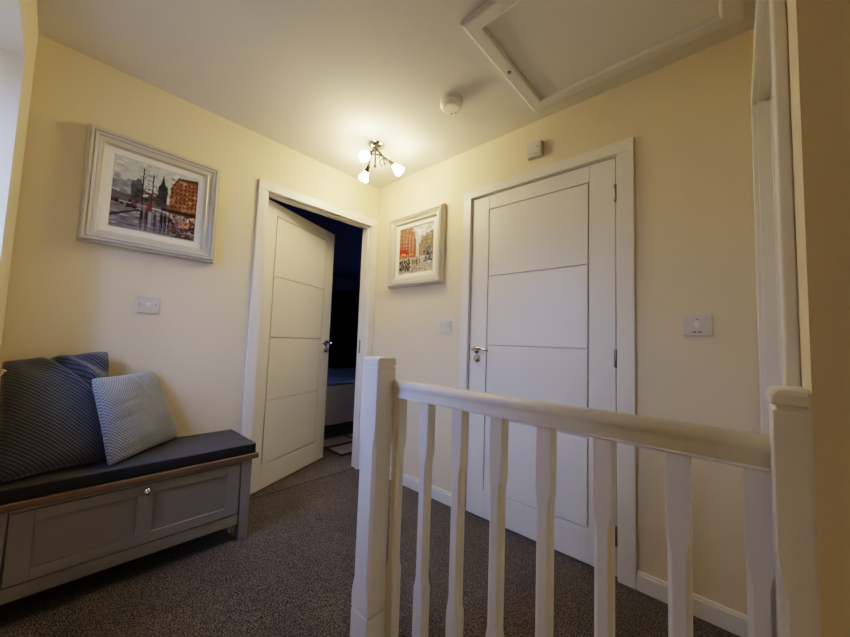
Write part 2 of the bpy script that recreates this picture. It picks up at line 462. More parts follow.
wd = tag(empty('wardrobe', (-3.3, 2.3, 0)), 'dark tall wardrobe in the unlit bedroom beyond the bed', 'wardrobe')
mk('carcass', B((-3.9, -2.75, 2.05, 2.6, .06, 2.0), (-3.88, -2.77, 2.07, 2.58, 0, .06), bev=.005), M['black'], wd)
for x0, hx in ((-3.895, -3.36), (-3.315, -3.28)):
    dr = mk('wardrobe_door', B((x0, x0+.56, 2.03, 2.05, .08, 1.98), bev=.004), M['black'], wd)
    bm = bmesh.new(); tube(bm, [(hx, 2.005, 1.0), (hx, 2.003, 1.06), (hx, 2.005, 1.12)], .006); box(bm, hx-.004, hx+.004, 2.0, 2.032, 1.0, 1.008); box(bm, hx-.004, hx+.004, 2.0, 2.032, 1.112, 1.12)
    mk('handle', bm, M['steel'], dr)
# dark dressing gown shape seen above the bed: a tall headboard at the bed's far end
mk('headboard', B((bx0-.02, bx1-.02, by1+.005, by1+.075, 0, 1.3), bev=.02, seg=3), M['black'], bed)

# ------------------------------------------------------------------ window_1 (front wall, left edge of view)
w1 = tag(empty('window_1', ((WX0+WX1)/2, YW-.31, WZ0)), 'white framed window in the deep reveal at the left edge', 'window', kind='structure')
yo, yi = YW-.33, YW-.27
fw = .06; mx_ = (WX0+WX1)/2
mk('window_frame', B((WX0, WX0+fw, yo, yi, WZ0, WZ1), (WX1-fw, WX1, yo, yi, WZ0, WZ1), (WX0+fw, WX1-fw, yo, yi, WZ0, WZ0+fw),
   (WX0+fw, WX1-fw, yo, yi, WZ1-fw, WZ1), (mx_-.03, mx_+.03, yo, yi, WZ0+fw, WZ1-fw), bev=.004), M['upvc'], w1)
for a, b in ((WX0+fw, mx_-.03), (mx_+.03, WX1-fw)):
    mk('glass_pane', B((a-.005, b+.005, YW-.303, YW-.298, WZ0+fw-.005, WZ1-fw+.005)), M['glass'], w1)
mk('window_sill', B((WX0-.03, WX1+.03, YW-.27, YW+.02, WZ0-.022, WZ0), bev=.006), M['gloss'], w1)

# ------------------------------------------------------------------ balustrade
def post_section(bm, cx, cy, rows, half=False, x_clip=None):
    """square post whose corners get chamfered: rows of (z, half-width, chamfer)"""
    rings = []
    for z, h, c in rows:
        c = max(c, .0012)
        pts = [(-h+c, -h), (h-c, -h), (h, -h+c), (h, h-c), (h-c, h), (-h+c, h), (-h, h-c), (-h, -h+c)]
        ring = []
        for x, y in pts:
            xx = cx+x
            if x_clip is not None: xx = min(xx, x_clip)
            ring.append(bm.verts.new((xx, cy+y, z)))
        rings.append(ring)
    for a, b in zip(rings, rings[1:]):
        for i in range(8):
            bm.faces.new((a[i], a[(i+1) % 8], b[(i+1) % 8], b[i]))
    bm.faces.new(list(reversed(rings[0]))); bm.faces.new(rings[-1])

YR = -1.048
YL = -.996                      # rail line, set towards the back of the newels
bal = tag(empty('stair_balustrade', ((XN+XR)/2, YR, 0)), 'white painted stair balustrade with newel posts and stop-chamfered spindles', 'balustrade')
def newel(cx, x_clip=None, label=None, half=False):
    h = .041; up = .0105 if half else 0
    bm = bmesh.new()
    rows = [(0.0, h, 0), (.172, h, 0), (.174, h-.003, 0), (.178, h-.003, 0), (.18, h, 0), (.225, h, 0), (.245, h, .004), (.275, h-.0006, .010), (.70, h-.0006, .010), (.735, h, .004), (.765, h, 0),
            (.954+up, h, 0), (.956+up, h-.004, 0), (.961+up, h-.004, 0), (.963+up, h, 0)]
    post_section(bm, cx, YR, rows, x_clip=x_clip)
    p = mk('newel_post', bm, M['rail'], bal)
    if label: p['label'] = label
    bm = bmesh.new()
    post_section(bm, cx, YR, [(.9625, h, .001), (.980, h, .001), (.9855, h-.002, .0025), (.9885, h-.006, .004), (.990, h-.013, .006)] if not half else
                 [(.973, h, .001), (.975, h+.002, .002), (.988, h+.002, .003), (.9945, h-.002, .006), (.997, h-.008, .010)], x_clip=x_clip)
    mk('newel_cap', bm, M['rail'], p, smooth=False)
newel(1.352)
newel(2.3365, x_clip=XR-.0035, label='half newel post fixed against the wall end', half=True)
# handrail: moulded section swept between the newels
bm = bmesh.new()
half_ = [(-.0255, 0.0), (-.0265, .002), (-.0262, .006), (-.0248, .013), (-.0236, .020), (-.0232, .026), (-.0238, .029), (-.0255, .032), (-.0268, .037),
         (-.0262, .043), (-.0225, .049), (-.013, .0535)]
sec = half_+[(-a, b) for a, b in reversed(half_)]
zb = .857
A = [bm.verts.new((1.392, YL+a, zb+b)) for a, b in sec]; C_ = [bm.verts.new((2.3, YL+a, zb+b)) for a, b in sec]
for i in range(len(sec)):
    f = bm.faces.new((A[i], A[(i+1) % len(sec)], C_[(i+1) % len(sec)], C_[i])); f.smooth = i not in (1, len(sec)-3, len(sec)-1)
bm.faces.new(A); bm.faces.new(list(reversed(C_)))
mk('handrail', bm, M['rail'], bal)
mk('base_rail', B((1.392, 2.3, YL-.03, YL+.03, 0, .035), bev=.004), M['rail'], bal)
bm = bmesh.new()
hs = .0182
post_section(bm, 1.407, YL, [(.034, hs, 0), (.290, hs, 0), (.302, hs, .0022), (.318, hs-.0006, .006), (.330, hs-.0008, .0075), (.672, hs-.0008, .0075), (.684, hs-.0006, .006),
                              (.700, hs, .0022), (.712, hs, 0), (.8585, hs, 0)])
sp0 = mk('spindle', bm, M['rail'], bal)
for i in range(1, 8):
    s = sp0.copy(); COL.objects.link(s); s.parent = bal
    s.location = (.1276*i if i < 7 else .8735, 0, 0)
struct('trim_2', B((XN, XR, YS-.012, YS+.004, -.26, .003), (XN-.012, XN+.004, YW, YS, -.03, .003), bev=.002), M['gloss'], 'white apron board below the balustrade at the stair edge', 'trim')

struct('trim_3', B((XR-.0036, XR, YS+.0005, YS+.08, 0, .993)), M['gloss'], 'thin white bead between half newel and wall', 'trim')

# ------------------------------------------------------------------ storage bench
XB = .359                        # front plane of the cabinet
bn = tag(empty('storage_bench', (.18, -1.487, 0)), 'grey painted storage bench with an oak-edged top and drop front', 'bench')
yr, yl = -1.052, -1.922
bm = B((.02, XB-.02, yl+.02, yr-.02, .085, .40), bev=.002)
mk('cabinet_body', bm, M['bench'], bn)
for (yy0, yy1) in ((yr-.052, yr), (yl, yl+.052)):
    for (xx0, xx1) in ((XB-.05, XB), (.018, .065)):
        bm = bmesh.new(); vs = box(bm, xx0, xx1, yy0, yy1, 0, .403, .002)
        inner = yy0 if yy1 > -1.4 else yy1
        for v in vs:            # slight taper at the foot
            if v.co.z < .05: v.co.y += (.008 if yy1 > -1.4 else -.008)*(1 if abs(v.co.y-inner) < .01 else 0)
        mk('leg', bm, M['bench'], bn)
mk('bottom_rail', B((XB-.03, XB-.001, yl+.052, yr-.052, .083, .134), bev=.002), M['bench'], bn)
mk('top_rail', B((XB-.03, XB-.001, yl+.052, yr-.052, .388, .403), bev=.002), M['bench'], bn)
mk('wooden_top', B((.018, XB+.02, yl-.012, yr+.026, .403, .430), bev=.006, seg=3), M['oak'], bn)
fy0, fy1, fz0, fz1 = yl+.0545, yr-.0545, .1375, .386
st = .062
bm = B((XB-.026, XB-.009, fy0+.03, fy1-.03, fz0+.02, fz1-.02))
for b in ((fy0, fy0+st, fz0, fz1), (fy1-st, fy1, fz0, fz1), (-1.487-.028, -1.487+.028, fz0+.042, fz1-.042),
          (fy0+st, fy1-st, fz0, fz0+.042), (fy0+st, fy1-st, fz1-.042, fz1)):
    box(bm, XB-.022, XB, *b[:2], *b[2:], .0018)
fl = tag(mk('drop_front', bm, M['bench'], bn))
bm = bmesh.new()
lathe(bm, [(0, 0), (.006, 0), (.006, .010), (.010, .014), (.014, .019), (.0145, .024), (.011, .029), (.004, .031), (0, .031)], (XB, -1.487, .361), (1, 0, 0), 20)
tag(mk('knob', bm, M['chrome'], fl, smooth=True), 'small polished chrome knob')
for y in (-1.24, -1.735):
    mk('hinge', B((XB-.004, XB+.0035, y-.032, y+.032, .1325, .139), bev=.001), M['steel'], fl)
# loose seat pad
bm = bmesh.new()
box(bm, .004, XB+.012, yl-.01, yr+.012, .4305, .482, .008, 3)
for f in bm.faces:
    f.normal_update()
    if abs(f.normal.z) < .6: f.material_index = 1  # side faces take the copy with painted-in shade
tag(mk('bench_cushion', bm, [M['pad'], M['pad_shaded']], smooth=True), 'charcoal seat pad lying along the top of the grey bench', 'seat pad')

# ------------------------------------------------------------------ pillows
def pillow(name, BL, BR, TL, TR, thick, m, pull=.06, creases=(), seed=0, back=.6, ear=.0):
    BL, BR, TL, TR = map(Vector, (BL, BR, TL, TR))
    nrm = ((BR-BL).cross(TL-BL)).normalized()
    W = (BR-BL).length; Hh = (TL-BL).length
    N = 56
    bm = bmesh.new(); uvl = bm.loops.layers.uv.new('cloth')
    def P(i, j, side):
        u, v = i/N, j/N
        du = pull*math.sin(math.pi*v)**.8; dv = pull*math.sin(math.pi*u)**.8
        uu = .5+(u-.5)*(1-2*du*abs(2*u-1)**1.5); vv = .5+(v-.5)*(1-2*dv*abs(2*v-1)**1.5)
        rc = 1-.05*(abs(2*u-1)*abs(2*v-1))**7          # rounded corners
        uu = .5+(uu-.5)*rc; vv = .5+(vv-.5)*rc
        p = BL*(1-uu)*(1-vv)+BR*uu*(1-vv)+TL*(1-uu)*vv+TR*uu*vv
        a = max(0, 1-abs(2*u-1)**2.2); b = max(0, 1-abs(2*v-1)**2.2)
        h = thick*(a*b)**.45
        k = 1 if side > 0 else -back
        d = h*k
        if side > 0:
            d += .012*(a*b)**.5*noise.noise(Vector((u*3.2+seed, v*3.2, seed)))
            for (u0, v0, u1, v1, wd_, dep) in creases:
                A_ = Vector((u0, v0)); D = Vector((u1-u0, v1-v0)); q = Vector((u, v))-A_
                t = max(0, min(1, q.dot(D)/D.length_squared))
                dist = (q-D*t).length
                fade = math.sin(math.pi*min(1, max(0, t*.9+.05)))**.5
                d -= dep*math.exp(-(dist/wd_)**2)*fade
                # raised lip beside the fold
                d += dep*.5*math.exp(-((dist-wd_*1.9)/(wd_*1.1))**2)*fade*min(1, (a*b)**.3)
        return p+nrm*d
    F = [[bm.verts.new(P(i, j, 1)) for i in range(N+1)] for j in range(N+1)]
    K = [[F[j][i] if i in (0, N) or j in (0, N) else bm.verts.new(P(i, j, -1)) for i in range(N+1)] for j in range(N+1)]
    for G, flip in ((F, False), (K, True)):
        for j in range(N):
            for i in range(N):
                idx = [(i, j), (i+1, j), (i+1, j+1), (i, j+1)]
                if flip: idx = idx[::-1]
                try: f = bm.faces.new([G[b][a] for a, b in idx])
                except ValueError: continue
                f.smooth = True
                for lp, (a, b) in zip(f.loops, idx): lp[uvl].uv = (a/N*W, b/N*Hh)
    return mk(name, bm, m)

bigp = pillow('throw_pillow', (.335, -1.925, .487), (.255, -1.600, .486), (.078, -1.946, .915), (.055, -1.622, .958), .085, M['knit_dark'], pull=.03,
              creases=((.38, .99, .78, .60, .035, .030), (.62, .93, .97, .74, .05, .020), (.15, .98, .3, .8, .06, .010)), seed=3.1, back=.35)
tag(bigp, 'large slate-grey waffle-knit pillow against the wall on the bench', 'pillow', 'pillows on the bench')
bm = bmesh.new()
vs = box(bm, -.011, .011, -.002, .002, -.016, .012, .0015)
tag_m = Matrix.Translation((.122, -1.930, .866)) @ Matrix.Rotation(.7, 4, 'Z') @ Matrix.Rotation(.3, 4, 'Y')
bmesh.ops.transform(bm, matrix=tag_m, verts=bm.verts[:])
tag(mk('sewn_tag', bm, M['label'], bigp), 'small white tag at the top left corner')
smp = pillow('throw_pillow', (.347, -1.622, .480), (.040, -1.312, .486), (.268, -1.695, .848), (.008, -1.448, .856), .062, M['knit_pale'], pull=.03,
             creases=((.02, .62, .45, .66, .022, .0035), (.02, .45, .42, .50, .022, .0035), (.05, .3, .3, .33, .022, .003), (.55, .98, .65, .7, .04, .006), (.08, .1, .45, .16, .03, .004)), seed=8.7, back=.4)
tag(smp, 'smaller pale grey waffle-knit pillow in front of the large one', 'pillow', 'pillows on the bench')

# ------------------------------------------------------------------ framed paintings
class Raster:
    def __init__(s, w, h, top, bottom):
        s.w, s.h = w, h; t = np.linspace(0, 1, h)[:, None, None]     # row 0 = bottom
        s.a = (np.array(bottom)*(1-t)+np.array(top)*t)*np.ones((h, w, 1))
        s.X, s.Y = np.meshgrid((np.arange(w)+.5)/w, (np.arange(h)+.5)/h)
    def blob(s, u, v, ru, rv, c, al=1.0, ang=0):
        dx, dy = s.X-u, s.Y-v; ca, sa = math.cos(ang), math.sin(ang)
        d = ((dx*ca+dy*sa)/ru)**2+((-dx*sa+dy*ca)/rv)**2
        k = np.clip(1.6-1.3*d, 0, 1)[..., None]*al
        s.a = s.a*(1-k)+np.array(c)*k
    def poly(s, pts, c, al=1.0):
        m = np.zeros(s.X.shape, bool); n = len(pts)
        for i in range(n):
            x0, y0 = pts[i]; x1, y1 = pts[(i+1) % n]
            if y0 == y1: continue
            m ^= ((s.Y > min(y0, y1)) & (s.Y <= max(y0, y1)) & (s.X < x0+(s.Y-y0)*(x1-x0)/(y1-y0)))
        s.a[m] = s.a[m]*(1-al)+np.array(c)*al
    def strokes(s, n, box_, cols, ru, rv, rnd, al=.8, ang=.6):
        for _ in range(n):
            u = rnd.uniform(box_[0], box_[1]); v = rnd.uniform(box_[2], box_[3])
            c = np.array(rnd.choice(cols))*rnd.uniform(.8, 1.2)
            s.blob(u, v, ru*rnd.uniform(.6, 1.4), rv*rnd.uniform(.6, 1.4), c, al, rnd.uniform(-ang, ang))

def paint_winter(w=132, h=132):
    r = random.Random(5); R = Raster(w, h, (.66, .69, .67), (.74, .74, .72))
    R.strokes(120, (0, 1, .5, 1), [(.70, .73, .71), (.80, .81, .78), (.58, .62, .63)], .04, .02, r, .5)
    R.strokes(40, (.0, .3, .45, .72), [(.34, .38, .44), (.46, .50, .54)], .04, .04, r, .6)
    R.poly([(.2, .4), (.2, .70), (.24, .70), (.26, .74), (.30, .72), (.32, .68), (.34, .4)], (.22, .23, .28), .85)
    R.poly([(.50, .4), (.50, .70), (.53, .76), (.555, .90), (.58, .76), (.61, .70), (.61, .4)], (.12, .14, .19))
    R.strokes(40, (.5, .61, .42, .72), [(.2, .22, .28), (.1, .11, .15)], .018, .02, r, .7)
    R.poly([(.0, .36), (.0, .5), (.15, .47), (.45, .50), (.7, .46), (.7, .36)], (.24, .22, .26), .8)
    R.poly([(.64, .32), (.65, .72), (.74, .90), (1, .93), (1, .30)], (.46, .24, .13))
    R.poly([(.64, .72), (.735, .92), (1.0, .96), (1.0, .91), (.75, .88), (.65, .7)], (.20, .17, .17))
    R.strokes(90, (.67, 1, .42, .88), [(.60, .34, .18), (.66, .46, .28), (.44, .20, .12)], .03, .02, r, .7)
    for i in range(7):
        for j in range(6):
            if j < 5 or i > 1: R.blob(.675+.052*i, .46+.070*j+.007*i, .010, .019, (.10, .07, .08), .95)
    for u, v1, l in ((.33, .92, -.01), (.43, .86, .01)):
        for k in range(16): R.blob(u+l*k/16+r.uniform(-.004, .004), .36+(v1-.36)*k/16, .008, .03, (.10, .08, .09), .9)
        for k in range(22):
            a = r.uniform(-1, 1); R.blob(u+a*.06, r.uniform(.5, v1), .03, .004, (.16, .13, .13), .7, a*1.0+.6)
    R.strokes(45, (.25, .52, .42, .58), [(.14, .11, .11), (.25, .18, .16)], .03, .016, r, .6)
    R.poly([(0, 0), (0, .36), (1, .34), (1, 0)], (.40, .38, .43))
    R.strokes(140, (0, 1, 0, .33), [(.52, .50, .54), (.25, .23, .29), (.40, .37, .42), (.68, .66, .68)], .05, .012, r, .6, .3)
    R.strokes(26, (0, .28, .30, .40), [(.10, .09, .12), (.45, .12, .08), (.08, .07, .09)], .025, .016, r, .9)
    R.poly([(.0, .12), (.0, .16), (.3, .30), (.33, .28)], (.12, .10, .13), .8)
    R.poly([(.55, .36), (.56, .40), (1, .42), (1, .35)], (.07, .06, .07))
    R.strokes(46, (.66, 1, .14, .34), [(.50, .12, .06), (.12, .07, .07), (.75, .45, .25), (.28, .08, .06)], .018, .026, r, .9)
    R.strokes(14, (.68, .98, .28, .35), [(.95, .80, .55)], .010, .010, r, .9)
    R.strokes(40, (.7, 1, 0, .16), [(.14, .09, .10), (.34, .16, .12)], .03, .02, r, .7)
    R.poly([(.385, .30), (.385, .41), (.445, .41), (.445, .30)], (.50, .10, .07), .85)
    for u, s, c in ((.335, 1, (.06, .05, .07)), (.39, 1.1, (.16, .07, .08)), (.43, 1, (.55, .52, .55)), (.49, .9, (.12, .14, .22)), (.565, 1.2, (.04, .04, .05)), (.61, 1.1, (.06, .05, .06)), (.66, .8, (.08, .06, .07))):
        R.blob(u, .23, .018*s, .075*s, c); R.blob(u-.008, .13, .007, .06*s, c); R.blob(u+.010, .13, .007, .06*s, c); R.blob(u, .32, .010, .016, (.25, .17, .15))
        R.blob(u, .05, .014, .05, tuple(x*.8+.1 for x in c), .5)
    return R.a

def paint_cafe(w=132, h=132):
    r = random.Random(11); R = Raster(w, h, (.60, .66, .70), (.72, .66, .54))
    R.strokes(80, (.4, 1, .55, 1), [(.66, .72, .76), (.80, .80, .76), (.52, .58, .62)], .05, .03, r, .6)
    R.poly([(0, .35), (0, 1), (.40, 1), (.46, .86), (.52, .72), (.52, .35)], (.50, .24, .19))
    R.strokes(60, (0, .5, .42, .98), [(.58, .30, .23), (.70, .48, .36), (.40, .17, .15)], .03, .016, r, .7)
    for i in range(5):
        for j in range(6):
            R.blob(.05+.095*i, .46+.09*j-.008*i*(j-1), .022, .030, (.80, .66, .45), .9); R.blob(.055+.095*i, .455+.09*j-.008*i*(j-1), .012, .022, (.16, .10, .12), .9)
    R.poly([(.62, .3), (.60, .58), (.70, .72), (.82, .80), (1, .86), (1, .3)], (.42, .34, .26))
    R.strokes(110, (.62, 1, .34, .82), [(.52, .38, .22), (.28, .22, .22), (.62, .48, .30), (.36, .36, .40)], .025, .02, r, .7)
    for k in range(40): R.blob(r.uniform(.55, .98), r.uniform(.5, .97), .004, .04, (.28, .22, .20), .6, r.uniform(-.5, .5))
    R.poly([(0, .46), (0, .58), (.22, .54), (.34, .46), (.30, .44)], (.72, .05, .03))
    R.strokes(20, (0, .3, .45, .56), [(.85, .12, .06), (.55, .04, .03)], .03, .012, r, .8)
    R.strokes(30, (.02, .45, .34, .46), [(.95, .66, .22), (.85, .45, .15), (.6, .25, .1)], .022, .02, r, .8)
    R.poly([(0, 0), (0, .30), (.3, .33), (.65, .36), (1, .32), (1, 0)], (.58, .52, .46))
    R.strokes(140, (0, 1, 0, .33), [(.70, .64, .57), (.46, .40, .36), (.78, .74, .68), (.36, .31, .30)], .045, .011, r, .6, .3)
    R.strokes(46, (.0, .36, .08, .32), [(.06, .05, .09), (.14, .08, .10), (.30, .16, .10), (.10, .12, .22)], .022, .034, r, .9)
    R.strokes(26, (.72, 1, .22, .44), [(.14, .20, .34), (.28, .38, .52), (.12, .09, .10)], .03, .024, r, .8)
    R.blob(.86, .47, .07, .06, (.18, .26, .40), .8)
    for u, s, c in ((.56, 1.1, (.07, .08, .14)), (.50, .8, (.22, .12, .12)), (.63, .7, (.10, .09, .12)), (.44, .9, (.12, .08, .08))):
        R.blob(u, .24, .020*s, .075*s, c); R.blob(u, .34, .011, .016, (.3, .2, .16)); R.blob(u, .1, .016, .07, tuple(x*.6+.25 for x in c), .6)
    return R.a

def picture(name, label, place3, px, size=.560, paint=.348):
    """place3(a, z, h): a along the wall, z height, h out of the wall"""
    cz = 1.737
    root = tag(empty(name, place3(px, cz-size/2, 0)), label, 'framed painting', 'framed street paintings')
    S = [(-1, -1), (1, -1), (1, 1), (-1, 1)]
    def ring(c, ins, h):
        return place3(px+S[c][0]*(size/2-ins), cz+S[c][1]*(size/2-ins), h)
    bm = bmesh.new()
    prof = [(0, .004), (0, .030), (.003, .036), (.009, .034), (.011, .045), (.016, .051), (.022, .050), (.0245, .046), (.0255, .040), (.028, .040), (.030, .048), (.037, .046), (.0405, .042), (.0415, .036), (.046, .037),
            (.050, .036), (.058, .034), (.058, .004)]
    sweep_rect(bm, prof, ring)
    fr = mk('frame_moulding', bm, M['frame'], root)
    bm = bmesh.new(); sweep_rect(bm, [(.0575, .004), (.0575, .035), (.061, .036), (.0715, .020), (.0715, .004)], ring)
    tag(mk('gilt_bevel', bm, M['gilt'], root), 'thin pale gold inner edge')
    bm = bmesh.new(); sweep_rect(bm, [(.071, .004), (.071, .020), (.098, .018), (.102, .014), (.102, .004)], ring)
    tag(mk('mount_slip', bm, M['slip'], root), 'flat white inner border')
    a = (paint_winter if name == 'winter' else paint_cafe)
    return root, ring

def canvas(root, arr, place3, px, cz, half, flip):
    h, w = arr.shape[:2]
    bm = bmesh.new(); cl = bm.loops.layers.float_color.new('paint')
    V = [[bm.verts.new(place3(px+(-half+2*half*i/w)*flip, cz-half+2*half*j/h, .0135)) for i in range(w+1)] for j in range(h+1)]
    for j in range(h):
        for i in range(w):
            f = bm.faces.new((V[j][i], V[j][i+1], V[j+1][i+1], V[j+1][i]))
            c = np.clip(arr[j, i], .01, .95)
            g_ = float(c.mean()); c = np.clip((g_+(c-g_)*.72)*1.08, .01, .95)
            for lp in f.loops: lp[cl] = (float(c[0])**2.1, float(c[1])**2.1, float(c[2])**2.1, 1)
    mk('canvas', bm, M['canvas'], root)

PL = lambda a, z, h: Vector((h, a, z))
PB = lambda a, z, h: Vector((a, -h, z))
pic1, _ = picture('framed_painting', 'framed painting of a grey winter street, hung above the bench', PL, -1.492)
canvas(pic1, paint_winter(), PL, -1.490, 1.743, .178, 1)
pic2, _ = picture('framed_painting', 'framed painting of a red-awning street cafe, hung between the two doors', PB, .486)
canvas(pic2, paint_cafe(), PB, .482, 1.733, .178, 1)

# ------------------------------------------------------------------ switches and plates
def wall_plate(name, label, cat, P, cx, cz, w=.094, h=.088, t=.008, m='plate'):
    """P(a, z, h) as above; returns root"""
    root = tag(empty(name, P(cx, cz-h/2, 0)), label, cat, 'light switches on the walls' if cat == 'light switch' else None)
    def pbox(bm, a0, a1, z0, z1, h0, h1, bev=0):
        p0, p1 = P(a0, z0, h0), P(a1, z1, h1)
        box(bm, min(p0.x, p1.x), max(p0.x, p1.x), min(p0.y, p1.y), max(p0.y, p1.y), z0, z1, bev)
    bm = bmesh.new(); pbox(bm, cx-w/2, cx+w/2, cz-h/2, cz+h/2, 0, t, .0022)
    mk('face_plate', bm, M[m], root)
    return root, pbox
def screw(root, P, a, z, t):
    bm = bmesh.new(); p = P(a, z, t); d = P(0, 0, 1)-P(0, 0, 0)
    lathe(bm, [(0, -.001), (.0033, -.001), (.003, .001), (0, .0014)], p, d, 12)
    mk('screw', bm, M['steel'], root)

r1, pb = wall_plate('light_switch', 'single light switch on the left wall above the bench', 'light switch', PL, -1.488, 1.187)
bm = bmesh.new(); pb(bm, -1.488-.0075, -1.488+.0075, 1.187-.012, 1.187+.012, .006, .0115, .002); tag(mk('rocker', bm, M['plastic'], r1), 'small white rocker')
bm = bmesh.new(); pb(bm, -1.488-.024, -1.488-.009, 1.187-.004, 1.187+.006, .007, .0088, .0008); mk('rocker_surround', bm, M['greyplastic'], r1)
for s in (-1, 1): screw(r1, PL, -1.488+s*.032, 1.187, .008)
r2, pb = wall_plate('light_switch', 'small light switch between the cafe painting and the closed door', 'light switch', PB, .790, 1.152)
bm = bmesh.new(); pb(bm, .790-.006, .790+.006, 1.152-.012, 1.152+.012, .006, .013, .002); tag(mk('rocker', bm, M['plastic'], r2), 'small white rocker')
for s in (-1, 1): screw(r2, PB, .790+s*.03, 1.152, .008)
r3, pb = wall_plate('switched_spur', 'switch plate right of the closed door', 'wall switch', PB, 2.137, 1.154)
bm = bmesh.new(); pb(bm, 2.137-.008, 2.137+.008, 1.154-.012, 1.154+.014, .006, .012, .002); tag(mk('rocker', bm, M['plastic'], r3), 'pale square rocker')
bm = bmesh.new(); pb(bm, 2.137-.004, 2.137+.004, 1.154+.024, 1.154+.027, .007, .009); mk('neon_slot', bm, M['dark'], r3)
for s in (-1, 1):
    bm = bmesh.new(); pb(bm, 2.137+s*.009-.006, 2.137+s*.009+.006, 1.154-.030, 1.154-.026, .007, .009); mk('slot', bm, M['dark'], r3)
r4, pb = wall_plate('wall_control_box', 'small square control box above the closed door', 'wall box', PB, 1.422, 2.168, .086, .088, .030, 'greyplastic')
bm = bmesh.new(); pb(bm, 1.422-.036, 1.422+.036, 2.168-.036, 2.168+.036, .028, .0325, .002); mk('cover', bm, M['greyplastic'], r4)
bm = bmesh.new(); pb(bm, 1.422+.016, 1.422+.024, 2.168+.006, 2.168+.013, .031, .0335); mk('indicator', bm, M['dark'], r4)
bm = bmesh.new()
for k in range(4): pb(bm, 1.422-.022+.012*k, 1.422-.016+.012*k, 2.168-.028, 2.168-.0255, .031, .0332)
mk('vent_slots', bm, M['dark'], r4)

# ------------------------------------------------------------------ ceiling fittings
hx0, hx1, hy0, hy1 = 1.455, 2.300, -.785, -.100
lh = tag(empty('loft_hatch', ((hx0+hx1)/2, (hy0+hy1)/2, H-.022)), 'white framed loft hatch in the ceiling', 'loft hatch')
bm = bmesh.new()
CORN = [(hx0, hy0, 1, 1), (hx1, hy0, -1, 1), (hx1, hy1, -1, -1), (hx0, hy1, 1, -1)]
sweep_rect(bm, [(0, 0), (0, .014), (.004, .019), (.010, .021), (.058, .021), (.064, .018), (.068, .008), (.068, 0)],
           lambda c, ins, h: Vector((CORN[c][0]+CORN[c][2]*ins, CORN[c][1]+CORN[c][3]*ins, H-h)))
mk('hatch_frame', bm, M['ceil'], lh)
mk('hatch_panel', B((hx0+.0685, hx1-.0685, hy0+.0685, hy1-.0685, H-.006, H+.0), bev=.001), M['ceil'], lh)
bm = bmesh.new(); lathe(bm, [(0, 0), (.009, 0), (.009, .004), (.005, .0055), (.005, .003), (0, .003)], (1.490, -.449, H-.021), (0, 0, -1), 16)
tag(mk('hatch_latch', bm, M['steel'], lh), 'small round catch on the frame')

sa = tag(empty('smoke_alarm', (1.144, -.449, H-.045)), 'round white smoke alarm on the ceiling', 'smoke alarm')
bm = bmesh.new(); lathe(bm, [(0, 0), (.060, 0), (.060, .011), (.056, .013), (0, .013)], (1.144, -.449, H), (0, 0, -1), 40)
mk('base_ring', bm, M['plastic'], sa, smooth=True)
bm = bmesh.new(); lathe(bm, [(0, .012), (.050, .012), (.050, .016), (.0575, .017), (.0575, .032), (.053, .038), (.042, .041), (.040, .0395), (.038, .0415), (.020, .043), (0, .043)], (1.144, -.449, H), (0, 0, -1), 40)
cv = mk('cover', bm, M['plastic'], sa, smooth=True)
bm = bmesh.new(); box(bm, 1.114, 1.123, -.417, -.410, H-.0435, H-.041, mtx=None); mk('test_lamp', bm, M['dark'], cv)
bm = bmesh.new(); box(bm, 1.135, 1.145, -.406, -.402, H-.043, H-.040); mk('slot', bm, M['dark'], cv)

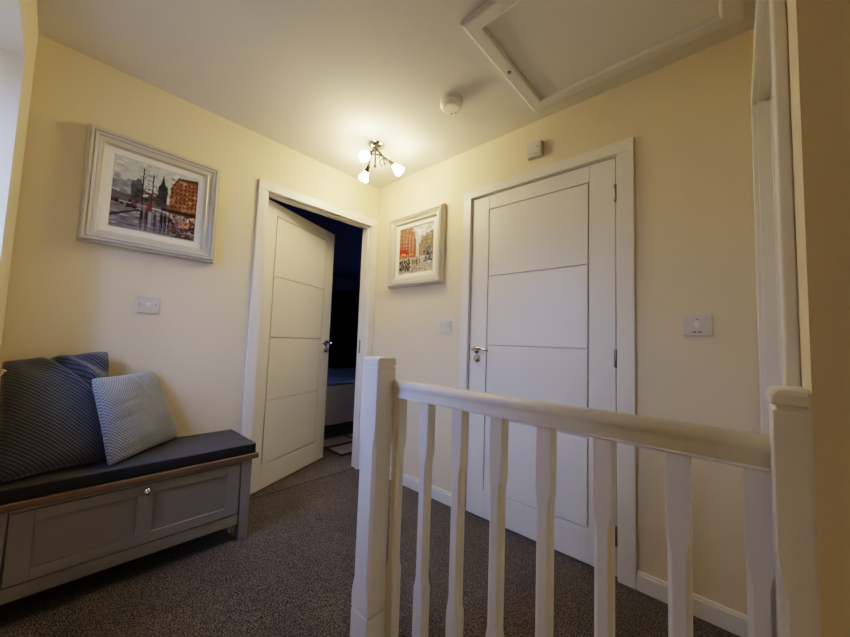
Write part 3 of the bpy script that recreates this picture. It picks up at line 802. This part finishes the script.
cl = tag(empty('ceiling_light', (.502, -.445, H-.2)), 'chrome three-arm ceiling light with lit frosted glass shades', 'ceiling light')
O = Vector((.502, -.445, 0))
bm = bmesh.new(); lathe(bm, [(0, 0), (.058, 0), (.058, .006), (.050, .015), (.030, .021), (.012, .024), (0, .024)], O+Vector((0, 0, H)), (0, 0, -1), 36)
mk('ceiling_rose', bm, M['chrome'], cl, smooth=True)
bm = bmesh.new(); tube(bm, [O+Vector((0, 0, z)) for z in (H-.02, H-.06, H-.11, H-.145)], .006)
lathe(bm, [(0, 0), (.009, .002), (.011, .010), (.009, .018), (0, .020)], O+Vector((0, 0, H-.14)), (0, 0, -1), 16)
mk('stem', bm, M['darkchrome'], cl, smooth=True)
SH = [(.573, -.577, 2.190), (.353, -.415, 2.190), (.606, -.338, 2.190)]
for q, sxyz in enumerate(SH):
    S_ = Vector(sxyz); rad = Vector((S_.x-O.x, S_.y-O.y, 0)).normalized(); tan = Vector((-rad.y, rad.x, 0))
    ax = (rad*.75+Vector((0, 0, -.66))).normalized()
    neck = S_-ax*.036
    cap = neck-ax*.040
    # S-curved arm: from the far side of the stem, over it and out to the shade
    pts = []
    p0 = O-rad*.095+tan*.030+Vector((0, 0, 2.250)); p1 = O-rad*.055+tan*.030+Vector((0, 0, 2.292))
    p2 = O+rad*.015+tan*.022+Vector((0, 0, 2.292)); p3 = cap-ax*.035+tan*.008; p4 = cap
    ctl = [p0, p1, p2, p3, p4]
    for k in range(25):
        t = k/24*4; i = min(3, int(t)); f = t-i
        g = lambda j: ctl[max(0, min(4, j))]
        a0, a1, a2, a3 = g(i-1), g(i), g(i+1), g(i+2)
        pts.append(.5*((2*a1)+(a2-a0)*f+(2*a0-5*a1+4*a2-a3)*f*f+(3*a1-a0-3*a2+a3)*f**3))
    bm = bmesh.new(); tube(bm, pts, .0055, 8)
    # decorative curl beside the arm
    cc = O+rad*.050+tan*.030+Vector((0, 0, 2.250))
    tube(bm, [cc+(rad*math.cos(a)+Vector((0, 0, 1))*math.sin(a))*.024+tan*.010*math.sin(a*.5) for a in [i*.32-1.0 for i in range(19)]], .0036, 6)
    arm = mk('arm', bm, M['darkchrome'], cl, smooth=True)
    bm = bmesh.new(); lathe(bm, [(0, 0), (.010, 0), (.012, .006), (.012, .022), (.015, .024), (.016, .042), (0, .042)], cap, ax, 18)
    mk('lamp_holder', bm, M['darkchrome'], arm, smooth=True)
    bm = bmesh.new()
    lathe(bm, [(0, -.004), (.011, -.004), (.015, .004), (.021, .018), (.027, .036), (.0315, .052), (.033, .066), (.030, .066), (.024, .054), (.0, .050)], neck, ax, 28)
    mk('lamp_shade', bm, M['shade'], cl, smooth=True)

# ------------------------------------------------------------------ daylight, camera, colour
W = bpy.data.worlds.new('dusk_sky'); bpy.context.scene.world = W; W.use_nodes = True
nt = W.node_tree; bg = nt.nodes['Background']; bg.inputs['Strength'].default_value = 23.0
tc = nt.nodes.new('ShaderNodeTexCoord'); sp = nt.nodes.new('ShaderNodeSeparateXYZ'); cr = nt.nodes.new('ShaderNodeValToRGB')
mr = nt.nodes.new('ShaderNodeMapRange'); mr.inputs['From Min'].default_value = -1; mr.inputs['From Max'].default_value = 1
nt.links.new(tc.outputs['Generated'], sp.inputs[0]); nt.links.new(sp.outputs['Z'], mr.inputs['Value'])
nt.links.new(mr.outputs['Result'], cr.inputs['Fac']); nt.links.new(cr.outputs['Color'], bg.inputs['Color'])
e = cr.color_ramp.elements
e[0].position = .40; e[0].color = (.035, .037, .045, 1)
e[1].position = .62; e[1].color = (.29, .45, 1.0, 1)
k = e.new(.5); k.color = (.10, .13, .22, 1)
def portal(name, loc, rot, sx, sy):
    l = bpy.data.lights.new(name, 'AREA'); l.shape = 'RECTANGLE'; l.size = sx; l.size_y = sy
    l.cycles.is_portal = True
    o = bpy.data.objects.new(name, l); COL.objects.link(o); o.location = loc; o.rotation_euler = rot
    return o
portal('window_daylight', ((WX0+WX1)/2, YW-.345, (WZ0+WZ1)/2), (R_(90), 0, 0), WX1-WX0, WZ1-WZ0)
portal('bedroom_daylight', (-1.75, 3.29, 1.55), (R_(-90), 0, 0), .9, .9)

hl = bpy.data.lights.new('stairwell_fill_light', 'POINT'); hl.energy = 5; hl.color = (1, .90, .76); hl.shadow_soft_size = .12  # added unseen fill light, lifts the dark stairwell wall and spindle fronts
ho = bpy.data.objects.new('stairwell_fill_light', hl); COL.objects.link(ho); ho.location = (4.3, -1.62, -.3)

cam = bpy.data.cameras.new('camera'); co = bpy.data.objects.new('camera', cam); COL.objects.link(co)
r_ = Vector((0.73750053, 0.67442624, 0.03524515)); u_ = Vector((0.01941476, -0.07333934, 0.99711805)); f_ = Vector((-0.67506743, 0.73469081, 0.06718163))
mm = Matrix((( r_.x, u_.x, -f_.x, 2.2597), (r_.y, u_.y, -f_.y, -1.8131), (r_.z, u_.z, -f_.z, 1.0473), (0, 0, 0, 1)))
co.matrix_world = mm
cam.sensor_width = 36; cam.lens = 340.789/850*36; cam.clip_start = .02
bpy.context.scene.camera = co
vs_ = bpy.context.scene.view_settings
vs_.view_transform = 'Filmic'; vs_.look = 'Medium High Contrast'; vs_.exposure = 0.40

for o in list(bpy.data.objects):
    if '_o' in o: del o['_o']
